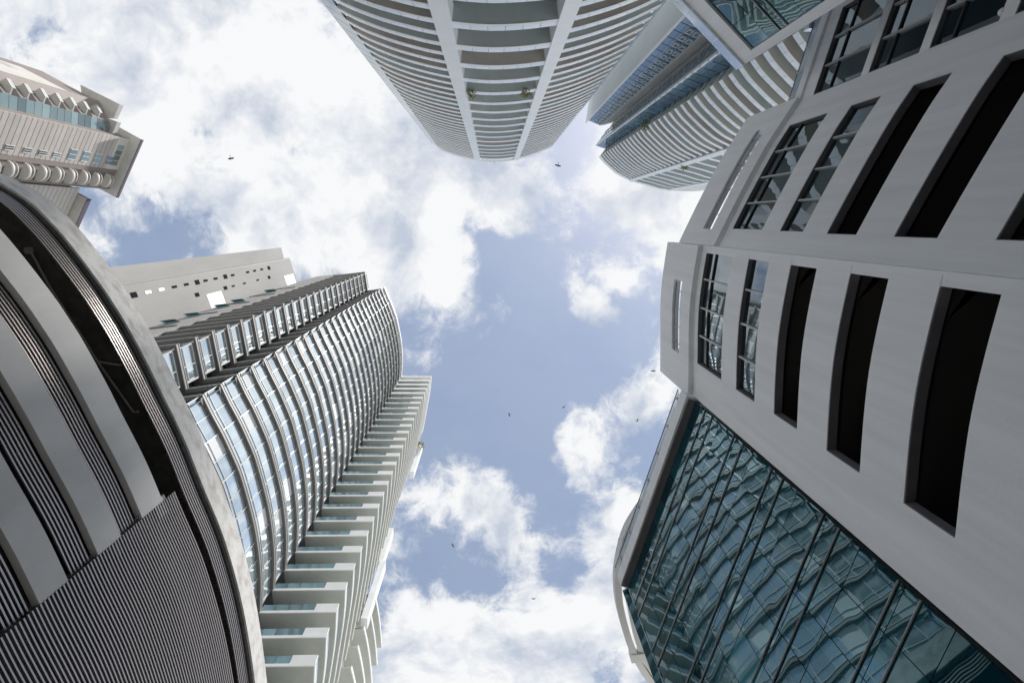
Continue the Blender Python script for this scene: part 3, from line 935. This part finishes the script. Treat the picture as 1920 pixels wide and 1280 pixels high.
def parapet(path, s0, s1, z0, z1, q0, q1, out):
    """roof parapet with a long slot through it"""
    L = length(path)
    obj('parapet', MB().strip(path, z0, q0, out, -0.1), 'white_wall', podE)
    obj('parapet', MB().strip(path, q1, z1, out, -0.1), 'white_wall', podE)
    obj('parapet', MB().strip(cut(path, 0, s0), q0, q1, out, -0.1), 'white_wall', podE)
    obj('parapet', MB().strip(cut(path, s1, L), q0, q1, out, -0.1), 'white_wall', podE)
    pc = cut(path, s0 + 0.05, s1 - 0.05)
    obj('handrail', MB().tube([(p[0], p[1], q0 + 0.62) for p in offset(pc, out + 0.05)], 0.03, 6), 'steel_pipe', podE)
    for i in range(4):
        s = length(pc) * (i + 0.5) / 4
        a = at(offset(pc, out + 0.05), s)
        obj('rail_post', MB().tube([(a[0], a[1], q0 - 0.1), (a[0], a[1], q0 + 0.62)], 0.02, 6), 'steel_pipe', podE)


parapet(E_LOW, lo(16.6), lo(34.0), 25.003, 29.5, 26.35, 27.5, 0.22)
parapet(E_UP, up(-18.0), up(2.0), 25.003, 29.8, 26.2, 27.3, 0.22)
obj('coping', MB().strip(E_FAR, 25.003, 25.5, 0.10, -0.3), 'white_wall', podE)
rail = offset(E_FAR, 0.05)
obj('handrail', MB().tube([(p[0], p[1], 26.1) for p in rail], 0.035, 6), 'steel_pipe', podE)
obj('rail_glass', MB().strip(cut(E_FAR, 0.05, LF), 25.5, 26.05, 0.06, 0.04), 'pale_glass', podE)
for i in range(4):
    a = at(rail, 0.2 + i * 1.05)
    obj('rail_post', MB().bar((a[0] - 0.04, a[1]), (a[0] + 0.04, a[1]), 0.06, 25.5, 26.1), 'mullion', podE)
obj('rail_end', MB().prism([(13.55, -8.75), (14.15, -8.75), (14.15, -8.15), (13.55, -8.15)], 26.15, 26.6), 'silver', podE)
# dark parking floors inside
inner = offset(E_UP, -0.3)[::1] + offset(E_LOW, -0.3) + [(22, 9), (24, -8), (14.2, -8.2)]
for z in (25.0, 21.2, 17.9, 14.85, 11.85, 8.85, 5.9):
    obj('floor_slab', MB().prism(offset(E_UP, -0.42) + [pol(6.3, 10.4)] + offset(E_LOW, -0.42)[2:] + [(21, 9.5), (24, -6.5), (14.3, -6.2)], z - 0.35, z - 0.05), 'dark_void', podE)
for z in (17.5, 14.45, 11.45):
    for d in (1.6, 3.2):
        obj('ceiling_pipe', MB().tube([(q[0], q[1], z - 0.12) for q in offset(E_LOW, -d)[1::4]], 0.06, 6), 'band_paint', podE)
        obj('ceiling_pipe', MB().tube([(q[0], q[1], z - 0.12) for q in offset(E_UP, -d)[1::4]], 0.06, 6), 'band_paint', podE)
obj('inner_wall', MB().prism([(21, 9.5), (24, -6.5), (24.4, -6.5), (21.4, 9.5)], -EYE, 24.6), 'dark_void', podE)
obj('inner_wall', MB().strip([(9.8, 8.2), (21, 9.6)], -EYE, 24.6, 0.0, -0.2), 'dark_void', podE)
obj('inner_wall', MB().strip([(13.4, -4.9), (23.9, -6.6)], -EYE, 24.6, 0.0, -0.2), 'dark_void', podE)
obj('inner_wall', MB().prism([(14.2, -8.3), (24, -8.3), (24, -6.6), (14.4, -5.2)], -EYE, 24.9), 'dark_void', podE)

# glass curtain wall of the same podium
GW0, GW1 = (9.12, 7.9), (6.43, 17.35)
GW = [GW0, GW1]
LG = length(GW)
NCOL = 8
gz = [24.45, 23.0, 21.6, 20.0, 18.6, 17.0, 15.6, 14.0, 12.6, 11.0, 9.6, 8.0, 6.6, 5.0, 3.4]
ux, uy = (GW1[0] - GW0[0]) / LG, (GW1[1] - GW0[1]) / LG
gnx, gny = seg_normal(GW0, GW1)
if gnx > 0:
    gnx, gny = -gnx, -gny
for r in range(len(gz) - 1):
    for c in range(NCOL):
        a, b = LG * c / NCOL + 0.012, LG * (c + 1) / NCOL - 0.012
        z1, z0 = gz[r] - 0.012, gz[r + 1] + 0.012
        t = [random.uniform(-0.0035, 0.0035) for _ in range(4)]
        corners = []
        for (s, z, dt) in ((a, z0, t[0]), (b, z0, t[1]), (b, z1, t[2]), (a, z1, t[1] * -1 + t[2] + t[0])):
            corners.append((GW0[0] + ux * s + gnx * dt, GW0[1] + uy * s + gny * dt, z + EYE))
        back = [(x - gnx * 0.03, y - gny * 0.03, z) for x, y, z in corners]
        pane = obj('glass_pane', MB().raw(corners + back, [(0, 1, 2, 3), (7, 6, 5, 4), (0, 4, 5, 1), (1, 5, 6, 2), (2, 6, 7, 3), (3, 7, 4, 0)]), 'cyan_glass' if (r, c) == (6, 4) else 'curtain_glass', podE)
obj('glass_backing', MB().strip(GW, -EYE, 24.45, -0.07, -0.3), 'dark_frame', podE)
for h1, h2 in ((23.2, 22.4), (20.2, 19.4), (17.2, 16.45), (14.2, 13.45), (11.2, 10.5), (8.2, 7.5)):
    for h in (h1, h2):
        p = offset(GW, 0.03)
        obj('wall_rail', MB().tube([(p[0][0], p[0][1], h), (p[1][0], p[1][1], h)], 0.026, 8), 'steel_rail', podE)
obj('cornice', MB().strip([pol(40.5, 11.95), GW1], 24.55, 25.35, 0.36, -0.4), 'white_wall', podE)
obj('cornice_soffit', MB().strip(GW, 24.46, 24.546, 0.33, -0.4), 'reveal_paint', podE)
p = offset(GW, 0.32)
obj('handrail', MB().tube([(p[0][0], p[0][1], 26.0), (p[1][0], p[1][1], 26.0)], 0.03, 6), 'steel_pipe', podE)
obj('rail_glass', MB().strip(cut(GW, 0.1, LG - 0.3), 25.36, 25.9, 0.31, 0.29), 'pale_glass', podE)
for i in range(7):
    a = at(p, 0.4 + i * 1.45)
    obj('rail_post', MB().bar((a[0] - 0.03, a[1] - 0.05), (a[0] + 0.03, a[1] + 0.1), 0.05, 25.35, 26.0), 'mullion', podE)
obj('end_pier', MB().strip([GW1, (8.9, 23.2)], -EYE, 24.45, 0.0, -0.3), 'curtain_glass', podE)
obj('roof', MB().prism([pol(40.5, 12.4), (6.9, 17.4), (9.2, 23.2), (21, 20), (21, 9.5)], 24.3, 24.5), 'dark_concrete', podE)
# bowed roof frame past the glass end
RING = smooth([(9.2, 12.4), (7.95, 13.6), (7.15, 14.75), (6.62, 15.95), (6.32, 17.65), (6.30, 18.85), (6.54, 20.45), (7.32, 22.95), (8.55, 25.1), (10.2, 27.2)], 0.35)
RING2 = smooth([(6.95, 17.6), (6.92, 19.1), (7.13, 20.5), (7.75, 22.8), (8.9, 25.0)], 0.35)
RING3 = smooth([(7.5, 18.4), (7.75, 20.5), (8.35, 22.8), (9.5, 25.0)], 0.35)
roofring = obj('roof_frame', MB().strip(RING, 26.6, 27.2, 0.0, -0.36), 'slab_white', podE)
obj('frame_beam', MB().strip(RING2, 26.65, 27.15, 0.0, -0.28), 'slab_white', podE)
obj('frame_beam', MB().strip(RING3, 26.65, 27.15, 0.0, -0.25), 'slab_white', podE)
obj('frame_tie', MB().bar((7.35, 23.2), (9.0, 23.05), 0.5, 26.55, 27.25), 'slab_white', podE)
obj('frame_tie', MB().bar((6.55, 16.3), (8.2, 16.8), 0.45, 26.55, 27.25), 'slab_white', podE)
for q in ((8.8, 13.1), (9.1, 24.6), (8.6, 19.5)):
    obj('frame_post', MB().bar((q[0], q[1]), (q[0] + 0.3, q[1]), 0.3, 24.4, 26.6), 'slab_white', podE)
lamp = MB()
nlat, nlon = 6, 10
lc = Vector((13.07, -5.28, 15.56 + EYE))
vv_, ff_ = [], []
for i in range(nlat + 1):
    for j in range(nlon):
        th, ph = math.pi * i / nlat, 2 * math.pi * j / nlon
        vv_.append((lc.x + 0.11 * math.sin(th) * math.cos(ph), lc.y + 0.11 * math.sin(th) * math.sin(ph), lc.z + 0.11 * math.cos(th)))
for i in range(nlat):
    for j in range(nlon):
        ff_.append((i * nlon + j, i * nlon + (j + 1) % nlon, (i + 1) * nlon + (j + 1) % nlon, (i + 1) * nlon + j))
lo_ = obj('globe_lamp', lamp.raw(vv_, ff_), 'lamp_globe', None, None, 'round white globe lamp at a dark window in the top right corner', 'lamp')

# ------------------------------------------------------------------ framed curtain-wall block at the top edge (H)
blkH = thing('glass_block', 'grey framed glass wall with a silver parapet at the top edge', 'building', (9, -10, 0))
HW0, HW1 = (10.84, -7.1), (6.2, -11.25)
HW = [HW0, HW1]
LH = length(HW)
hz = [25.35, 23.9, 22.7, 21.3, 20.0, 18.6, 17.2, 15.6, 14.2, 12.6, 11.0]
hux, huy = (HW1[0] - HW0[0]) / LH, (HW1[1] - HW0[1]) / LH
hnx, hny = seg_normal(HW0, HW1)
if hnx * HW0[0] + hny * HW0[1] > 0:
    hnx, hny = -hnx, -hny
for r in range(len(hz) - 1):
    for c in range(5):
        a, b = LH * c / 5 + 0.012, LH * (c + 1) / 5 - 0.012
        t = [random.uniform(-0.006, 0.006) for _ in range(3)]
        cs = []
        for s, z, dt in ((a, hz[r + 1] + 0.012, t[0]), (b, hz[r + 1] + 0.012, t[1]), (b, hz[r] - 0.012, t[2]), (a, hz[r] - 0.012, t[0] + t[2] - t[1])):
            cs.append((HW0[0] + hux * s + hnx * dt, HW0[1] + huy * s + hny * dt, z + EYE))
        bk = [(x - hnx * 0.03, y - hny * 0.03, z) for x, y, z in cs]
        obj('glass_pane', MB().raw(cs + bk, [(0, 1, 2, 3), (7, 6, 5, 4), (0, 4, 5, 1), (1, 5, 6, 2), (2, 6, 7, 3), (3, 7, 4, 0)]), 'curtain_glass', blkH)
obj('glass_backing', MB().strip(HW, -EYE, 25.35, -0.07, -1.5), 'dark_frame', blkH)
for h in (23.0, 22.45, 20.0, 19.4, 17.0, 16.4):
    q = offset(HW, 0.03)
    obj('wall_rail', MB().tube([(q[0][0], q[0][1], h), (q[1][0], q[1][1], h)], 0.028, 8), 'steel_rail', blkH)
ext = (HW0[0] - hux * 0.36, HW0[1] - huy * 0.36)
obj('frame_top', MB().strip([ext, HW1], 25.36, 26.5, 0.09, -0.6), 'white_wall', blkH)
obj('frame_side', MB().strip([ext, HW0], -EYE, 25.357, 0.09, -0.6), 'white_wall', blkH)
for i in range(4):
    pc = cut([ext, HW1], i * 1.65 + 0.01, (i + 1) * 1.65 - 0.01)
    obj('parapet_panel', MB().strip(pc, 26.503, 27.2, 0.20, 0.1), 'silver', blkH)

# ------------------------------------------------------------------ plants on the balconies


def plant(name, label, base, size, mat, seed, droop=0.4):
    rng = random.Random(seed)
    t = thing(name, label, 'plant', (base[0], base[1], base[2] + EYE), 'plants on the tower balconies')
    m = MB()
    for i in range(150):
        a, e = rng.uniform(0, 6.28), rng.uniform(-droop, 1.2)
        d = Vector((math.cos(a) * math.cos(e), math.sin(a) * math.cos(e), math.sin(e)))
        c = Vector((base[0], base[1], base[2] + EYE + 0.3 * size)) + d * size * rng.uniform(0.2, 1.0)
        u = d.cross(Vector((rng.uniform(-1, 1), rng.uniform(-1, 1), rng.uniform(-1, 1)))).normalized() * size * 0.12
        w = d * size * 0.36
        m.raw([tuple(c - u * 0.3), tuple(c + w * 0.5 - u), tuple(c + w), tuple(c + w * 0.5 + u)], [(0, 1, 2, 3)])
    obj('foliage', m, mat, t, 'stuff')
    s = MB()
    for i in range(5):
        a = rng.uniform(0, 6.28)
        s.tube([(base[0], base[1], base[2] - 0.1), (base[0] + math.cos(a) * size * 0.5, base[1] + math.sin(a) * size * 0.5, base[2] + size * 0.5)], 0.03, 5)
    obj('stem', s, 'brown_strip', t, 'stuff')


plant('balcony_plant', 'olive plant at the left fin of the two-finned tower', (-2.75, -16.2, 77.6), 0.6, 'leaf_olive', 1)
plant('balcony_plant', 'olive plant near the right fin of the two-finned tower', (4.25, -16.3, 77.7), 0.6, 'leaf_olive', 2)
plant('balcony_plant', 'green plant at the corner balconies of the slimmer white tower', (30.4, -19.0, 117.8), 0.9, 'leaf', 3)
plant('balcony_plant', 'bright green plant beside the fin of the slimmer white tower', (40.0, -11.5, 122.0), 0.8, 'leaf', 4)
plant('balcony_plant', 'yellow green plant high on the edge of the stepped balcony stack', (-15.9, 46.0, 113.5), 0.9, 'leaf_olive', 5)

# ------------------------------------------------------------------ birds


def bird(label, u, v, h, span, yaw, bank):
    t = thing('bird', label, 'bird', (u * h, v * h, h + EYE), 'dark birds soaring under the clouds')
    R = Matrix.Rotation(yaw, 4, 'Z') @ Matrix.Rotation(bank, 4, 'X')
    c = Vector((u * h, v * h, h))

    def place(pts):
        return [tuple(c + (R @ Vector(p)) * span + Vector((0, 0, EYE))) for p in pts]
    m = MB()
    prof = [(-0.26, 0.01), (-0.18, 0.035), (-0.05, 0.05), (0.08, 0.045), (0.17, 0.025), (0.22, 0.028), (0.27, 0.006)]
    pts = []
    for x, r in prof:
        for k in range(6):
            a = math.pi * k / 3
            pts.append((x, r * math.cos(a), r * 0.8 * math.sin(a)))
    fs = []
    for i in range(len(prof) - 1):
        for k in range(6):
            fs.append((i * 6 + k, i * 6 + (k + 1) % 6, (i + 1) * 6 + (k + 1) % 6, (i + 1) * 6 + k))
    fs += [tuple(range(5, -1, -1)), tuple(range(len(pts) - 6, len(pts)))]
    # tail fan and two cranked wings, one closed body
    b = len(pts)
    pts += [(-0.22, 0, 0.005), (-0.40, 0.07, 0.0), (-0.42, 0.0, 0.0), (-0.40, -0.07, 0.0)]
    fs += [(b, b + 1, b + 2), (b, b + 2, b + 3)]
    for s in (1, -1):
        b = len(pts)
        pts += [(0.10, 0.03 * s, 0.01), (0.15, 0.22 * s, 0.06), (0.08, 0.42 * s, 0.09), (-0.02, 0.50 * s, 0.11), (-0.06, 0.44 * s, 0.09), (-0.07, 0.24 * s, 0.05), (-0.08, 0.03 * s, 0.0)]
        fs += [(b, b + 1, b + 5, b + 6), (b + 1, b + 2, b + 4, b + 5), (b + 2, b + 3, b + 4)]
    obj('bird_body', m.raw(place(pts), fs), 'feather', t)


bird('largest dark bird, alone against the cloud at upper left', -0.435, -0.1048, 130, 1.65, 1.45, 0.3)
bird('dark bird close below the two-finned tower', 0.1097, -0.0954, 140, 1.6, 1.85, 0.3)
bird('left of the two birds flying side by side near the white podium', 0.2909, 0.2647, 130, 1.3, 1.5, 0.2)
bird('right of the two birds flying side by side near the white podium', 0.3116, 0.2649, 130, 1.3, 1.7, 0.3)
bird('bird in blue sky left of the small cloud by the white podium', 0.1276, 0.3325, 150, 1.1, 0.9, 0.2)
bird('bird alone in the blue gap at the centre of the lower sky', 0.0272, 0.3458, 150, 1.2, 2.9, 0.3)
bird('bird just under the small cloud beside the glass wall top', 0.2657, 0.3599, 140, 1.3, 0.3, 0.3)
bird('bird over the lower cloud nearest the stepped balconies', -0.0824, 0.6097, 130, 1.2, 2.6, 0.3)
bird('lowest bird, over the white cloud at the bottom of the sky', 0.0745, 0.7296, 130, 1.3, 1.2, 0.4)
bird('tiny bird close to the upper edge of the white podium', 0.305, 0.1972, 150, 0.8, 0.6, 0.2)
bird('tiny bird between the two lower clouds', 0.063, 0.5728, 150, 0.7, 0.3, 0.2)
bird('small bird inside the curve of the bowed white roof frame', 0.2487, 0.7433, 120, 1.2, 1.0, 0.3)
